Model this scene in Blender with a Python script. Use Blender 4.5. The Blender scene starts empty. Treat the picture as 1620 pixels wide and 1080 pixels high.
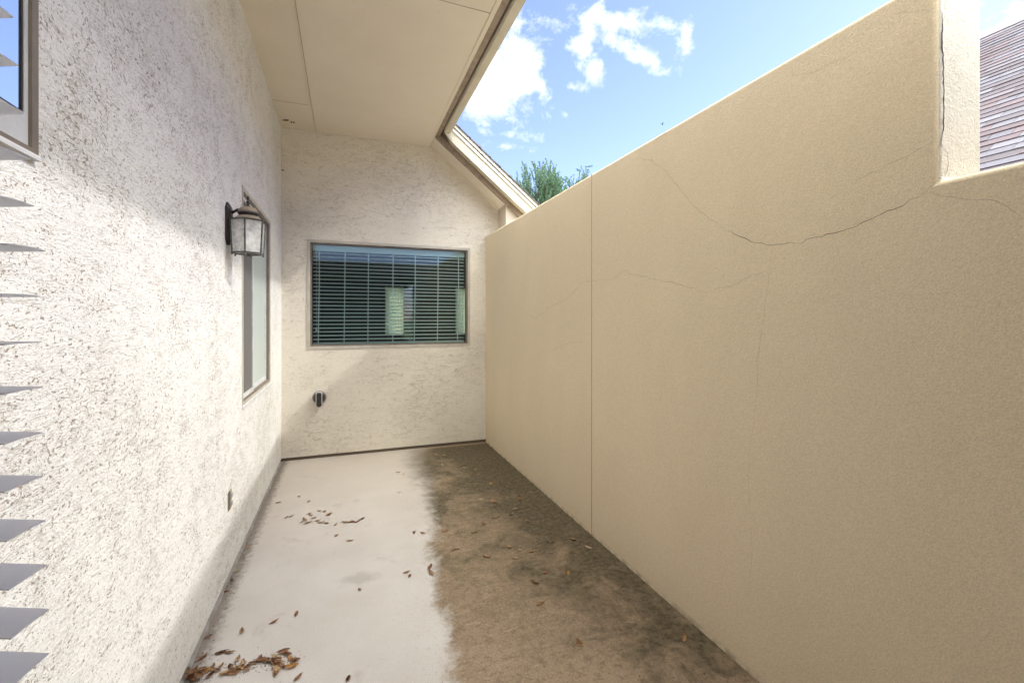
import bpy, bmesh, math, random
from mathutils import Vector, Matrix
random.seed(7)
S = bpy.context.scene
COL = S.collection
R = math.radians

# ------------------------------------------------------------------ camera
CAMH = 1.41
YAW = 20.14
cam_d = bpy.data.cameras.new('camera')
cam = bpy.data.objects.new('camera', cam_d)
COL.objects.link(cam)
cam.location = (0, 0, CAMH)
cam.rotation_euler = (R(90), 0, R(-YAW))
cam_d.lens = 16.0
cam_d.sensor_width = 36
cam_d.shift_y = -0.0222
cam_d.clip_start = 0.02
cam_d.clip_end = 3000
S.camera = cam

SN, CS = math.sin(R(YAW)), math.cos(R(YAW))
def ray(px, py):
    """direction for a pixel of the survey photo (1620x1080)"""
    u = (px - 810) / 720; v = (504 - py) / 720
    return Vector((SN + u*CS, CS - u*SN, v))
def on_x(px, py, x):
    d = ray(px, py); k = x / d.x
    return Vector((x, d.y*k, CAMH + d.z*k))
def on_y(px, py, y):
    d = ray(px, py); k = y / d.y
    return Vector((d.x*k, y, CAMH + d.z*k))
def on_z(px, py, z=0):
    d = ray(px, py); k = (z - CAMH) / d.z
    return Vector((d.x*k, d.y*k, z))

# ------------------------------------------------------------------ light
SUN_DIR = Vector((1.0, -0.34, 0.98)).normalized()      # towards the sun
elev = math.asin(SUN_DIR.z)
azim = math.atan2(SUN_DIR.x, SUN_DIR.y)                # clockwise from +Y
sun_d = bpy.data.lights.new('sun', 'SUN')
sun_d.energy = 0.34
sun_d.angle = R(1.6)
sun_d.color = (1.0, 0.965, 0.91)
sun = bpy.data.objects.new('sun', sun_d)
sun.rotation_euler = (-SUN_DIR).to_track_quat('-Z', 'Y').to_euler()
sun.location = (20, -6, 20)
COL.objects.link(sun)

S.view_settings.view_transform = 'Standard'
S.view_settings.look = 'None'
S.view_settings.gamma = 1
S.view_settings.use_curve_mapping = False
S.view_settings.exposure = 2.84
S.render.engine = 'CYCLES'
S.cycles.max_bounces = 12
S.cycles.diffuse_bounces = 8
S.cycles.glossy_bounces = 4
S.cycles.transmission_bounces = 8
S.cycles.transparent_max_bounces = 16

# node helper -------------------------------------------------------
class G:
    def __init__(s, nt): s.nt = nt; s.N = nt.nodes; s.L = nt.links
    def n(s, t, **kw):
        x = s.N.new(t)
        for k, v in kw.items():
            if k.startswith('i_'): pass
            else: setattr(x, k, v)
        return x
    def put(s, sock, v):
        if v is None: return
        if isinstance(v, (int, float)):
            if hasattr(sock.default_value, '__len__'):
                sock.default_value = [v]*len(sock.default_value)
            else: sock.default_value = v
        elif isinstance(v, (tuple, list, Vector)):
            v = tuple(v)
            if len(sock.default_value) == 4 and len(v) == 3: v = v + (1,)
            sock.default_value = v
        else: s.L.new(v, sock)
    def m(s, op, a, b=None, c=None, clamp=False):
        x = s.n('ShaderNodeMath', operation=op); x.use_clamp = clamp
        s.put(x.inputs[0], a); s.put(x.inputs[1], b)
        if c is not None: s.put(x.inputs[2], c)
        return x.outputs[0]
    def v(s, op, a, b=None, scale=None):
        x = s.n('ShaderNodeVectorMath', operation=op)
        s.put(x.inputs[0], a); s.put(x.inputs[1], b)
        if scale is not None: s.put(x.inputs['Scale'], scale)
        return x.outputs['Value'] if op in ('DOT_PRODUCT', 'LENGTH', 'DISTANCE') else x.outputs[0]
    def noise(s, vec, scale, detail=4, rough=.55, dist=0, out=0):
        x = s.n('ShaderNodeTexNoise')
        s.put(x.inputs['Vector'], vec); s.put(x.inputs['Scale'], scale)
        s.put(x.inputs['Detail'], detail); s.put(x.inputs['Roughness'], rough); s.put(x.inputs['Distortion'], dist)
        return x.outputs[out]
    def voro(s, vec, scale, feature='F1', out=0):
        x = s.n('ShaderNodeTexVoronoi', feature=feature)
        s.put(x.inputs['Vector'], vec); s.put(x.inputs['Scale'], scale)
        return x.outputs[out]
    def ramp(s, f, a, b, lo=0.0, hi=1.0, smooth=True):
        x = s.n('ShaderNodeMapRange'); x.interpolation_type = 'SMOOTHSTEP' if smooth else 'LINEAR'
        s.put(x.inputs[0], f)
        for i, q in enumerate((a, b, lo, hi)): s.put(x.inputs[i+1], q)
        return x.outputs[0]
    def mix(s, f, a, b, mode='MIX'):
        x = s.n('ShaderNodeMix', data_type='RGBA', blend_type=mode)
        s.put(x.inputs[0], f); s.put(x.inputs[6], a); s.put(x.inputs[7], b)
        return x.outputs[2]
    def mapv(s, vec, scale=(1,1,1), loc=(0,0,0), rot=(0,0,0)):
        x = s.n('ShaderNodeMapping')
        s.put(x.inputs['Vector'], vec); x.inputs['Scale'].default_value = scale
        x.inputs['Location'].default_value = loc; x.inputs['Rotation'].default_value = rot
        return x.outputs[0]
    def sep(s, vec):
        x = s.n('ShaderNodeSeparateXYZ'); s.put(x.inputs[0], vec); return x.outputs
    def pos(s): return s.n('ShaderNodeNewGeometry').outputs['Position']
    def bump(s, h, strength=.5, dist=.01, nrm=None):
        x = s.n('ShaderNodeBump'); s.put(x.inputs['Height'], h)
        x.inputs['Strength'].default_value = strength; x.inputs['Distance'].default_value = dist
        if nrm is not None: s.L.new(nrm, x.inputs['Normal'])
        return x.outputs[0]

# ------------------------------------------------------------------ world: sky and clouds
w = bpy.data.worlds.new('World'); S.world = w; w.use_nodes = True
g = G(w.node_tree); g.N.clear()
sky = g.n('ShaderNodeTexSky', sky_type='NISHITA'); sky.sun_disc = False
sky.sun_elevation = elev; sky.sun_rotation = azim
sky.air_density = 1.0; sky.dust_density = 0.6; sky.ozone_density = 1.6; sky.altitude = 200
SKY_STR = 0.0585
skyc = g.mix(1.0, sky.outputs[0], (SKY_STR*.86, SKY_STR*.775, SKY_STR*.92), 'MULTIPLY')
dirv = g.n('ShaderNodeTexCoord').outputs['Generated']
dirv = g.v('NORMALIZE', dirv)
n1 = g.noise(dirv, 17, 9, .66, .35)
n2 = g.noise(g.mapv(dirv, (9, 9, 22)), 3.2, 5, .6, .2)
nn = g.m('ADD', g.m('MULTIPLY', g.m('SUBTRACT', n1, .5), 4.3), g.m('MULTIPLY', g.m('SUBTRACT', n2, .5), 1.0))
cl = None
# (pixel centre in the survey photo, half sizes in px, tilt, strength)
for (cx, cy, rx, ry, tilt, st) in [
        (800, 118, 62, 62, -20, 1.35), (770, 150, 50, 40, 0, 1.15), (835, 135, 45, 26, 10, 1.0),
        (975, 33, 60, 17, -4, .80), (1058, 40, 34, 10, -22, .62),
        (922, 72, 26, 24, 40, .8), (1000, 84, 62, 13, -28, .82), (935, 108, 30, 14, -40, .65),
        (1084, 58, 13, 18, 10, .75), (907, 138, 20, 7, -8, .45),
        (800, 213, 38, 6, -8, .42), (803, 232, 26, 7, -6, .60), (895, 183, 7, 6, -40, .5), (885, 36, 26, 8, -10, .25),
        (1600, 15, 70, 30, -20, .35)]:
    c = ray(cx, cy); k = c.length; c = c.normalized()
    ex = (ray(cx+1, cy) - ray(cx, cy)); ex = (ex - c*ex.dot(c)).normalized()
    ey = c.cross(ex).normalized()
    a = R(-tilt)
    e1 = ex*math.cos(a) + ey*math.sin(a)*-1; e2 = ex*math.sin(a) + ey*math.cos(a)
    e1 = ex*math.cos(R(tilt)) - ey*math.sin(R(tilt)); e2 = ey*math.cos(R(tilt)) + ex*math.sin(R(tilt))
    d = g.v('SUBTRACT', dirv, tuple(c))
    su = rx/720/k; sv = ry/720/k
    A = g.m('DIVIDE', g.v('DOT_PRODUCT', d, tuple(e1)), su)
    B = g.m('DIVIDE', g.v('DOT_PRODUCT', d, tuple(e2)), sv)
    r2 = g.m('SQRT', g.m('ADD', g.m('MULTIPLY', A, A), g.m('MULTIPLY', B, B)))
    f = g.m('MULTIPLY', g.m('SUBTRACT', 1.25, r2), st)
    f = g.m('MAXIMUM', f, -1.0)
    cl = f if cl is None else g.m('MAXIMUM', cl, f)
# cumulus added over the unseen sky as fill light, clear round the visible patch
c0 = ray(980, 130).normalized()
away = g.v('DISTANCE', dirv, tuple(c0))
fill_c = g.m('MULTIPLY', g.m('SUBTRACT', g.noise(dirv, 2.6, 3, .5), .36), 6.0)
fill_c = g.m('ADD', fill_c, g.ramp(away, .50, .85, -5, 0))
fill_c = g.m('MINIMUM', g.m('ADD', fill_c, g.ramp(g.sep(dirv)[2], .25, .50, -5, 0)), 1.5)
cl = g.m('MAXIMUM', cl, fill_c)
dens = g.m('ADD', cl, nn)
cov = g.m('POWER', g.ramp(dens, 0.0, .85, smooth=False), 1.2)
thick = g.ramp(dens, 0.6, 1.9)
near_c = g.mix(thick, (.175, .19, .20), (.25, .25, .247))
ccol = g.mix(g.ramp(away, .50, .80), near_c, (1.83, 1.82, 1.69))  # clouds out of view made far brighter, to fill the yard with light
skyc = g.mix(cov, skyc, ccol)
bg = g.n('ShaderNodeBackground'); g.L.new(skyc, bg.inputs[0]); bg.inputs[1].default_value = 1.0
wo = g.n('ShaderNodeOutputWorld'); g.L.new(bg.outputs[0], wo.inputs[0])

# ------------------------------------------------------------------ materials
def mat(name, fn=None, base=(.5,.5,.5), rough=.7, metal=0, **kw):
    m = bpy.data.materials.new(name); m.use_nodes = True
    g = G(m.node_tree); b = g.N['Principled BSDF']
    g.put(b.inputs['Base Color'], base); b.inputs['Roughness'].default_value = rough
    b.inputs['Metallic'].default_value = metal
    for k, v in kw.items(): b.inputs[k.replace('_', ' ')].default_value = v
    if fn: fn(g, b)
    return m

def stucco_rough(axis, white, pit, dens, seed, bs=.6, gashes=.35):
    """knock-down stucco whose trowel strokes run along the wall"""
    def fn(g, b):
        p = g.pos()
        k = .62 if axis == 'y' else .50
        sc = (1, k, 1.1) if axis == 'y' else (k, 1, 1.2)
        q = g.mapv(p, sc, (seed, seed*.3, 0))
        warp = g.noise(q, 9, 3, .5, 0, 1)
        qq = g.v('ADD', q, g.v('SCALE', g.v('SUBTRACT', warp, (.5,.5,.5)), None, .05))
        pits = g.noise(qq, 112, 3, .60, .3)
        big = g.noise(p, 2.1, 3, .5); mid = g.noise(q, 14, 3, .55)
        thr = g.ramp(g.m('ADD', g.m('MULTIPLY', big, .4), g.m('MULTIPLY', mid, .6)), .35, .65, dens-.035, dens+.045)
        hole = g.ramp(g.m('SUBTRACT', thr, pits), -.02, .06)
        st = g.mapv(qq, (1, .40, 1.3) if axis == 'y' else (.40, 1, 1.3), (5, 2, 1))
        gash = g.noise(st, 80, 3, .6, .5)
        hole = g.m('MAXIMUM', hole, g.m('MULTIPLY', g.ramp(g.m('SUBTRACT', thr, gash), -.02, .04), gashes))
        tiny = g.noise(qq, 210, 2, .6)
        hole = g.m('MAXIMUM', hole, g.m('MULTIPLY', g.ramp(g.m('SUBTRACT', thr, tiny), -.03, .04), .40))
        fine = g.noise(q, 170, 3, .65)
        lump = g.noise(qq, 48, 4, .62, .4)
        streak = g.noise(st, 60, 4, .65, .4)
        tone = g.ramp(g.noise(p, 1.3, 5, .6), .3, .7, .95, 1.03)
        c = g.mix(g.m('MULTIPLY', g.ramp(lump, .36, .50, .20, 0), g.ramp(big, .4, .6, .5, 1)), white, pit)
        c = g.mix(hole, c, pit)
        hs = g.n('ShaderNodeHueSaturation'); g.put(hs.inputs['Color'], c); g.put(hs.inputs['Value'], g.m('MULTIPLY', tone, g.ramp(fine, .3, .7, .955, 1.035)))
        g.L.new(hs.outputs[0], b.inputs['Base Color'])
        h = g.m('ADD', g.m('MULTIPLY', lump, .55), g.m('MULTIPLY', streak, .45))
        h = g.m('ADD', h, g.m('MULTIPLY', fine, .28))
        h = g.m('ADD', h, g.m('MULTIPLY', hole, -.45))
        g.L.new(g.bump(h, bs, .008), b.inputs['Normal'])
    return fn

M = {}
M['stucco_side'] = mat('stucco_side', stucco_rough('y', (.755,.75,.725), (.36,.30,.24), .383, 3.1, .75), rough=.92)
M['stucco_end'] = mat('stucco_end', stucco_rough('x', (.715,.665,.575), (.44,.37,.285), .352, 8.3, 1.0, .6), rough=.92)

def sand(base, dark, amt=1.0):
    def fn(g, b):
        p = g.pos()
        a = g.noise(p, 240, 3, .6)
        bb = g.noise(p, 1.0, 5, .6, .3)
        sp = g.ramp(g.noise(p, 60, 3, .7), .66, .74)
        cloudy = g.noise(g.mapv(p, (1,1,.35)), 3.5, 4, .6)
        c = g.mix(g.ramp(bb, .3, .7), base, dark)
        hs = g.n('ShaderNodeHueSaturation'); g.put(hs.inputs['Color'], c)
        val = g.m('MULTIPLY', g.ramp(a, .3, .7, .90, 1.10), g.ramp(cloudy, .3, .7, .985, 1.015))
        g.put(hs.inputs['Value'], val)
        c2 = g.mix(g.m('MULTIPLY', sp, .22*amt), hs.outputs[0], (.20,.15,.09))
        # grime just above the paving, where splashes reach
        z = g.sep(p)[2]
        gm = g.m('MULTIPLY', g.ramp(z, 0, .035, 1, 0), g.ramp(g.noise(p, 14, 4), .4, .65))
        c2 = g.mix(g.m('MULTIPLY', gm, .55), c2, (.13,.10,.06))
        g.L.new(c2, b.inputs['Base Color'])
        h = g.m('ADD', a, g.m('MULTIPLY', g.noise(p, 22, 3), .5))
        g.L.new(g.bump(h, .5, .0032), b.inputs['Normal'])
    return fn
M['sand_stucco'] = mat('sand_stucco', sand((.81,.695,.51), (.79,.67,.49)), rough=.92)
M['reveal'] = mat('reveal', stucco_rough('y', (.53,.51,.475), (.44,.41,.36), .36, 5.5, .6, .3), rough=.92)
M['joint'] = mat('joint', base=(.33,.26,.17), rough=.9)
M['crack'] = mat('crack', base=(.14,.10,.055), rough=1)
M['crack_faint'] = mat('crack_faint', base=(.46,.375,.245), rough=1)
M['crack_gap_shade'] = mat('crack_gap_shade', base=(.015,.012,.01), rough=1)

def painted(c1, c2, sc=3.0, bump=.1):
    def fn(g, b):
        p = g.pos()
        f = g.noise(p, sc, 5, .65)
        c = g.mix(g.ramp(f, .3, .7), c1, c2)
        sp = g.ramp(g.noise(p, 45, 3, .7), .68, .74)
        c = g.mix(g.m('MULTIPLY', sp, .25), c, (.12,.08,.05))
        g.L.new(c, b.inputs['Base Color'])
        g.L.new(g.bump(g.noise(p, 160, 3), bump, .002), b.inputs['Normal'])
    return fn
M['soffit'] = mat('soffit', painted((.79,.72,.61), (.75,.68,.57), 2.0), rough=.75)
M['soffit_joint'] = mat('soffit_joint', base=(.40,.34,.25), rough=.8)
M['soffit_trim'] = mat('soffit_trim', base=(.76,.69,.57), rough=.7)
M['taupe'] = mat('taupe', painted((.36,.29,.23), (.25,.19,.145), 14, .3), rough=.8)
M['gutter'] = mat('gutter', painted((.62,.57,.46), (.52,.48,.38), 4), rough=.42)
M['white_metal'] = mat('white_metal', painted((.80,.78,.72), (.74,.72,.66), 6), rough=.4)
M['frame'] = mat('frame', painted((.50,.46,.40), (.40,.37,.32), 8), rough=.45)
M['frame_brown'] = mat('frame_brown', painted((.20,.165,.13), (.15,.125,.10), 10), rough=.5)
M['frame_white'] = mat('frame_white', painted((.62,.63,.64), (.50,.51,.52), 9), rough=.4)
M['gasket'] = mat('gasket', base=(.012,.012,.013), rough=.5)
M['blind_near'] = mat('blind_near', painted((.93,.94,.96), (.91,.92,.95), 30, .02), rough=.38)
nt = M['blind_near'].node_tree; gg = G(nt)
tr = gg.n('ShaderNodeBsdfTranslucent'); tr.inputs[0].default_value = (.97,.98,1,1)
mx = gg.n('ShaderNodeMixShader'); mx.inputs[0].default_value = .42
gg.L.new(nt.nodes['Principled BSDF'].outputs[0], mx.inputs[1]); gg.L.new(tr.outputs[0], mx.inputs[2])
gg.L.new(mx.outputs[0], nt.nodes['Material Output'].inputs[0])
M['blind'] = mat('blind', base=(.93,.95,.93), rough=.5)
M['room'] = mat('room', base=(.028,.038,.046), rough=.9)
M['room_beige'] = mat('room_beige', base=(.78,.77,.75), rough=.9)
M['curtain'] = mat('curtain', base=(.75,.72,.50), rough=.9)
M['bronze'] = mat('bronze', painted((.055,.043,.042), (.035,.028,.03), 30), rough=.45, metal=.3)
M['lamp_dusty'] = mat('lamp_dusty', painted((.36,.30,.22), (.26,.21,.155), 40), rough=.75)
M['cage_metal'] = mat('cage_metal', painted((.05,.05,.045), (.11,.11,.10), 35), rough=.5, metal=.2)
M['black_plastic'] = mat('black_plastic', painted((.012,.012,.014), (.03,.03,.035), 60, .5), rough=.35)
M['grey_plastic'] = mat('grey_plastic', base=(.42,.41,.42), rough=.5)
M['pale_edge'] = mat('pale_edge', base=(.60,.56,.50), rough=.6)
M['brass_strap'] = mat('brass_strap', base=(.30,.25,.15), rough=.5, metal=.4)
M['dark_gap'] = mat('dark_gap', base=(.13,.10,.075), rough=1)
M['screed'] = mat('screed', painted((.33,.32,.31), (.22,.20,.18), 9), rough=.7)
M['bulb'] = mat('bulb', base=(.85,.88,.92), rough=.25)
M['nest'] = mat('nest', base=(.03,.022,.015), rough=1)
M['bark'] = mat('bark', painted((.12,.09,.065), (.07,.055,.04), 12, .6), rough=.95)

def leaf_green(g, b):
    oi = g.n('ShaderNodeNewGeometry').outputs['Random Per Island']
    c = g.mix(oi, (.045,.115,.065), (.12,.21,.12))
    g.L.new(c, b.inputs['Base Color'])
    b.inputs['Roughness'].default_value = .45
    b.inputs['Transmission Weight'].default_value = 0
M['leaf_green'] = mat('leaf_green', leaf_green)
nt = M['leaf_green'].node_tree; gg = G(nt)
tr = gg.n('ShaderNodeBsdfTranslucent'); tr.inputs[0].default_value = (.13,.25,.11,1)
mx = gg.n('ShaderNodeMixShader'); mx.inputs[0].default_value = .35
gg.L.new(nt.nodes['Principled BSDF'].outputs[0], mx.inputs[1]); gg.L.new(tr.outputs[0], mx.inputs[2])
gg.L.new(mx.outputs[0], nt.nodes['Material Output'].inputs[0])

def dry_leaf(c1, c2):
    def fn(g, b):
        r = g.n('ShaderNodeObjectInfo').outputs['Random']
        c = g.mix(r, c1, c2)
        f = g.noise(g.pos(), 180, 3)
        c = g.mix(g.ramp(f, .45, .7), c, (.09,.045,.02))
        g.L.new(c, b.inputs['Base Color'])
    return fn
M['leaf_dry'] = mat('leaf_dry', dry_leaf((.33,.155,.075), (.50,.33,.19)), rough=.6)
M['leaf_pale'] = mat('leaf_pale', dry_leaf((.55,.45,.33), (.60,.34,.12)), rough=.6)
M['crumb'] = mat('crumb', dry_leaf((.12,.06,.03), (.2,.12,.06)), rough=.9)

def glass(name, tint, refl, rough=0.0):
    m = bpy.data.materials.new(name); m.use_nodes = True
    g = G(m.node_tree); g.N.clear()
    t = g.n('ShaderNodeBsdfTransparent'); t.inputs[0].default_value = (*tint, 1)
    gl = g.n('ShaderNodeBsdfGlossy'); gl.inputs[0].default_value = (.9,.95,1,1); gl.inputs[1].default_value = rough
    fr = g.n('ShaderNodeFresnel'); fr.inputs[0].default_value = 1.5
    f = g.m('ADD', g.m('MULTIPLY', fr.outputs[0], .9), refl, clamp=True)
    mx = g.n('ShaderNodeMixShader'); g.put(mx.inputs[0], f)
    g.L.new(t.outputs[0], mx.inputs[1]); g.L.new(gl.outputs[0], mx.inputs[2])
    o = g.n('ShaderNodeOutputMaterial'); g.L.new(mx.outputs[0], o.inputs[0])
    return m
M['glass'] = glass('glass', (.85,.93,.925), .0)
M['glass_sky'] = glass('glass_sky', (.25,.32,.40), .60)
M['glass_frost'] = mat('glass_frost', base=(.46,.53,.50), rough=.3)
M['screen'] = mat('screen', base=(.135,.128,.122), rough=.85)

def lampglass(g, b):
    p = g.pos()
    z = g.sep(p)[2]
    g.L.new(g.mix(g.ramp(g.noise(p, 60, 4), .35, .65), (.85,.85,.83), (.70,.70,.68)), b.inputs['Base Color'])
    b.inputs['Roughness'].default_value = .15
    g.L.new(g.ramp(g.noise(p, 35, 4), .3, .7, .42, .60), b.inputs['Alpha'])
M['lamp_glass'] = mat('lamp_glass', lampglass)

# patio ------------------------------------------------------------
EDGE = [(655,706),(648,730),(662,760),(672,790),(684,830),(684,858),(678,885),(682,905),(690,930),(688,950),(700,985),(703,1030),(716,1079)]
def patio(g, b):
    p = g.pos(); x, y, z = g.sep(p)[:3]
    pts = [on_z(a, c) for a, c in EDGE]
    fc = g.n('ShaderNodeFloatCurve'); g.put(fc.inputs['Factor'], 1.0)
    ylo, yhi = -0.5, 5.1
    g.put(fc.inputs['Value'], g.ramp(y, ylo, yhi, 0, 1, smooth=False))
    cur = fc.mapping.curves[0]
    P = sorted([((q.y-ylo)/(yhi-ylo), (q.x+.5)/1.5) for q in pts])
    P = [(0, P[0][1]+.03)] + P + [(1, P[-1][1])]
    while len(cur.points) < len(P): cur.points.new(.5, .5)
    for k, (a, c) in enumerate(P): cur.points[k].location = (a, c); 
    fc.mapping.update()
    xb = g.m('SUBTRACT', g.m('MULTIPLY', fc.outputs[0], 1.5), .5)
    e1 = g.noise(p, 5, 6, .62, .4); e2 = g.noise(p, 32, 4, .7)
    d = g.m('SUBTRACT', x, xb)
    d = g.m('ADD', d, g.m('MULTIPLY', g.m('SUBTRACT', e1, .5), .26))
    d = g.m('ADD', d, g.m('MULTIPLY', g.m('SUBTRACT', e2, .5), .09))
    soft = g.ramp(y, 2.8, 4.6, .06, .24)
    damp = g.ramp(g.m('DIVIDE', d, soft), -.6, 1.0)
    # bare concrete
    cc = g.mix(g.ramp(g.noise(p, 1.6, 5, .6), .3, .7), (.575,.55,.535), (.505,.475,.45))
    farw = g.ramp(y, 2.2, 4.9)
    cc = g.mix(g.m('MULTIPLY', farw, .45), cc, (.55,.46,.36))
    fine = g.noise(p, 230, 3, .6)
    specks = g.ramp(g.noise(p, 75, 3, .65), .665, .72)
    cc = g.mix(g.m('MULTIPLY', specks, .45), cc, (.24,.17,.12))
    smud = g.m('MULTIPLY', g.ramp(g.noise(p, 4.2, 5, .6, .5), .60, .74), .5)
    cc = g.mix(smud, cc, (.36,.31,.27))
    # grey scuff in the middle of the slab
    q0 = on_z(568, 914)
    dd = g.v('LENGTH', g.mapv(g.v('SUBTRACT', p, tuple(q0)), (6.5, 11, 1)))
    sc = g.m('MULTIPLY', g.ramp(g.m('ADD', dd, g.m('MULTIPLY', g.noise(p, 18, 4), 1.1)), .75, 1.5, 1, 0), .35)
    cc = g.mix(sc, cc, (.22,.19,.165))
    # stained concrete: brown algae film with darker moss
    br = g.mix(g.ramp(g.noise(p, 2.6, 6, .65, .4), .32, .68), (.250,.185,.118), (.150,.110,.064))
    near_light = g.ramp(y, 1.3, 2.6, 1, 0)
    br = g.mix(g.m('MULTIPLY', near_light, .40), br, (.46,.345,.245))
    st = g.noise(g.mapv(p, (1, 2.4, 1), (0,0,0), (0,0,R(25))), 9, 6, .7, .6)
    br = g.mix(g.m('MULTIPLY', g.ramp(st, .46, .68), .60), br, (.33,.25,.175))
    gr1 = g.noise(p, 26, 6, .75, .3); gr2 = g.noise(p, 90, 4, .7)
    br = g.mix(g.m('MULTIPLY', g.ramp(gr1, .46, .64), .70), br, (.15,.10,.062))
    br = g.mix(g.m('MULTIPLY', g.ramp(gr2, .50, .66), .42), br, (.50,.39,.28))
    # moss: along the wall, in the far corner, patchy elsewhere
    wallside = g.ramp(g.m('SUBTRACT', 1.51, x), .10, .75, .21, 0)
    corner = g.m('MULTIPLY', g.ramp(y, 3.2, 4.5, 0, .16), g.ramp(x, .75, 1.15, .3, 1))
    streak = g.m('MULTIPLY', g.ramp(g.m('SUBTRACT', 1.51, x), 0, .14, .35, 0), -1)
    mo = g.m('ADD', g.noise(p, 3.4, 7, .72, .5), g.m('ADD', wallside, corner))
    mo = g.m('ADD', mo, g.ramp(y, 1.5, 2.9, -.05, .055))
    eb = g.m('MULTIPLY', g.ramp(d, .02, .26, .20, 0), g.ramp(y, 2.6, 3.6))
    mo = g.m('ADD', mo, eb)
    moss = g.ramp(mo, .50, .74)
    mc = g.mix(g.ramp(g.noise(p, 30, 4, .7), .35, .65), (.040,.034,.015), (.135,.105,.058))
    brm = g.mix(g.m('MULTIPLY', moss, .88), br, mc)
    blk = g.ramp(g.m('ADD', g.noise(p, 42, 5, .75), g.m('MULTIPLY', moss, .06)), .64, .70)
    brm = g.mix(g.m('MULTIPLY', blk, .85), brm, (.022,.018,.010))
    pale = g.m('MULTIPLY', g.ramp(g.noise(g.mapv(p, (1,3,1), (4,2,0), (0,0,R(-35))), 5.5, 4, .6, .8), .66, .72), .55)
    brm = g.mix(pale, brm, (.42,.35,.26))
    # dry strip hard against the back wall and the brown line along the side wall
    strip = g.m('MULTIPLY', g.ramp(g.m('ADD', g.m('SUBTRACT', 5.0, y), g.m('MULTIPLY', e2, .04)), .05, .10, 1, 0), .8)
    brm = g.mix(strip, brm, (.33,.24,.165))
    c = g.mix(damp, cc, brm)
    # fringe of grey-green speckle spilling from the stain
    fr = g.m('MULTIPLY', g.ramp(d, -.28, -.02), g.ramp(g.noise(p, 55, 5, .8), .56, .66))
    fr = g.m('MULTIPLY', fr, g.m('SUBTRACT', 1.0, damp))
    c = g.mix(g.m('MULTIPLY', fr, .5), c, (.17,.145,.11))
    # dirt gathered at the foot of the house wall
    ds = g.m('SUBTRACT', x, -.575)
    dirt = g.m('MULTIPLY', g.ramp(g.m('ADD', ds, g.m('MULTIPLY', g.m('SUBTRACT', e2, .5), .12)), .0, .075, 1, 0), .75)
    c = g.mix(dirt, c, (.15,.12,.095))
    hs = g.n('ShaderNodeHueSaturation'); g.put(hs.inputs['Color'], c); g.put(hs.inputs['Value'], g.ramp(fine, .3, .7, .90, 1.09))
    g.L.new(hs.outputs[0], b.inputs['Base Color'])
    g.L.new(g.ramp(damp, 0, 1, .88, .72), b.inputs['Roughness'])
    h = g.m('ADD', g.m('MULTIPLY', fine, .4), g.noise(p, 14, 4, .6))
    g.L.new(g.bump(h, .35, .004), b.inputs['Normal'])
M['patio'] = mat('patio', patio)
M['grass'] = mat('grass', painted((.07,.10,.035), (.11,.10,.05), 2, .4), rough=.95)

def shingle(g, b):
    a = g.n('ShaderNodeVertexColor'); a.layer_name = 'tab'
    f = g.noise(g.pos(), 260, 2)
    hs = g.n('ShaderNodeHueSaturation'); g.put(hs.inputs['Color'], a.outputs[0]); g.put(hs.inputs['Value'], g.ramp(f, .25, .75, .8, 1.2))
    g.L.new(hs.outputs[0], b.inputs['Base Color'])
    g.L.new(g.bump(f, .6, .004), b.inputs['Normal'])
M['shingle'] = mat('shingle', shingle, rough=.9)
M['tan_render'] = mat('tan_render', painted((.55,.48,.37), (.50,.43,.33), 3), rough=.9)

# ------------------------------------------------------------------ object helpers
WLOC = {}
def tag(o, label=None, cat=None, group=None, kind=None):
    if label: o['label'] = label
    if cat: o['category'] = cat
    if group: o['group'] = group
    if kind: o['kind'] = kind
    return o
def thing(name, label, cat, loc=(0,0,0), group=None):
    o = bpy.data.objects.new(name, None); COL.objects.link(o)
    o.location = loc; o.empty_display_size = .1
    WLOC[o.name] = Vector(loc)
    return tag(o, label, cat, group)
def obj(name, bm, m, parent=None, smooth=False, label=None):
    """bm holds world coordinates"""
    L = WLOC[parent.name] if parent else Vector((0,0,0))
    if parent: bmesh.ops.translate(bm, verts=bm.verts, vec=-L)
    me = bpy.data.meshes.new(name)
    bmesh.ops.recalc_face_normals(bm, faces=bm.faces)
    bm.to_mesh(me); bm.free()
    if smooth:
        for p in me.polygons: p.use_smooth = True
    me.materials.append(m if not isinstance(m, str) else M[m])
    o = bpy.data.objects.new(name, me); COL.objects.link(o)
    if parent: o.parent = parent
    WLOC[o.name] = L
    if label: o['label'] = label
    return o
def box(bm, x0, x1, y0, y1, z0, z1):
    v = [bm.verts.new((x, y, z)) for x in (x0, x1) for y in (y0, y1) for z in (z0, z1)]
    for f in ((0,1,3,2),(4,6,7,5),(0,4,5,1),(2,3,7,6),(0,2,6,4),(1,5,7,3)): bm.faces.new([v[i] for i in f])
    return v
def B(*a):
    bm = bmesh.new(); box(bm, *a); return bm
def prism(bm, pts, axis, a, b):
    """pts: 2D polygon in the two other axes; extruded along axis from a to b"""
    def mk(p, t):
        if axis == 'x': return (t, p[0], p[1])
        if axis == 'y': return (p[0], t, p[1])
        return (p[0], p[1], t)
    A = [bm.verts.new(mk(p, a)) for p in pts]; C = [bm.verts.new(mk(p, b)) for p in pts]
    n = len(pts)
    bm.faces.new(A); bm.faces.new(C[::-1])
    for i in range(n): bm.faces.new([A[i], C[i], C[(i+1)%n], A[(i+1)%n]])
def PR(pts, axis, a, b):
    bm = bmesh.new(); prism(bm, pts, axis, a, b); return bm
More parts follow.
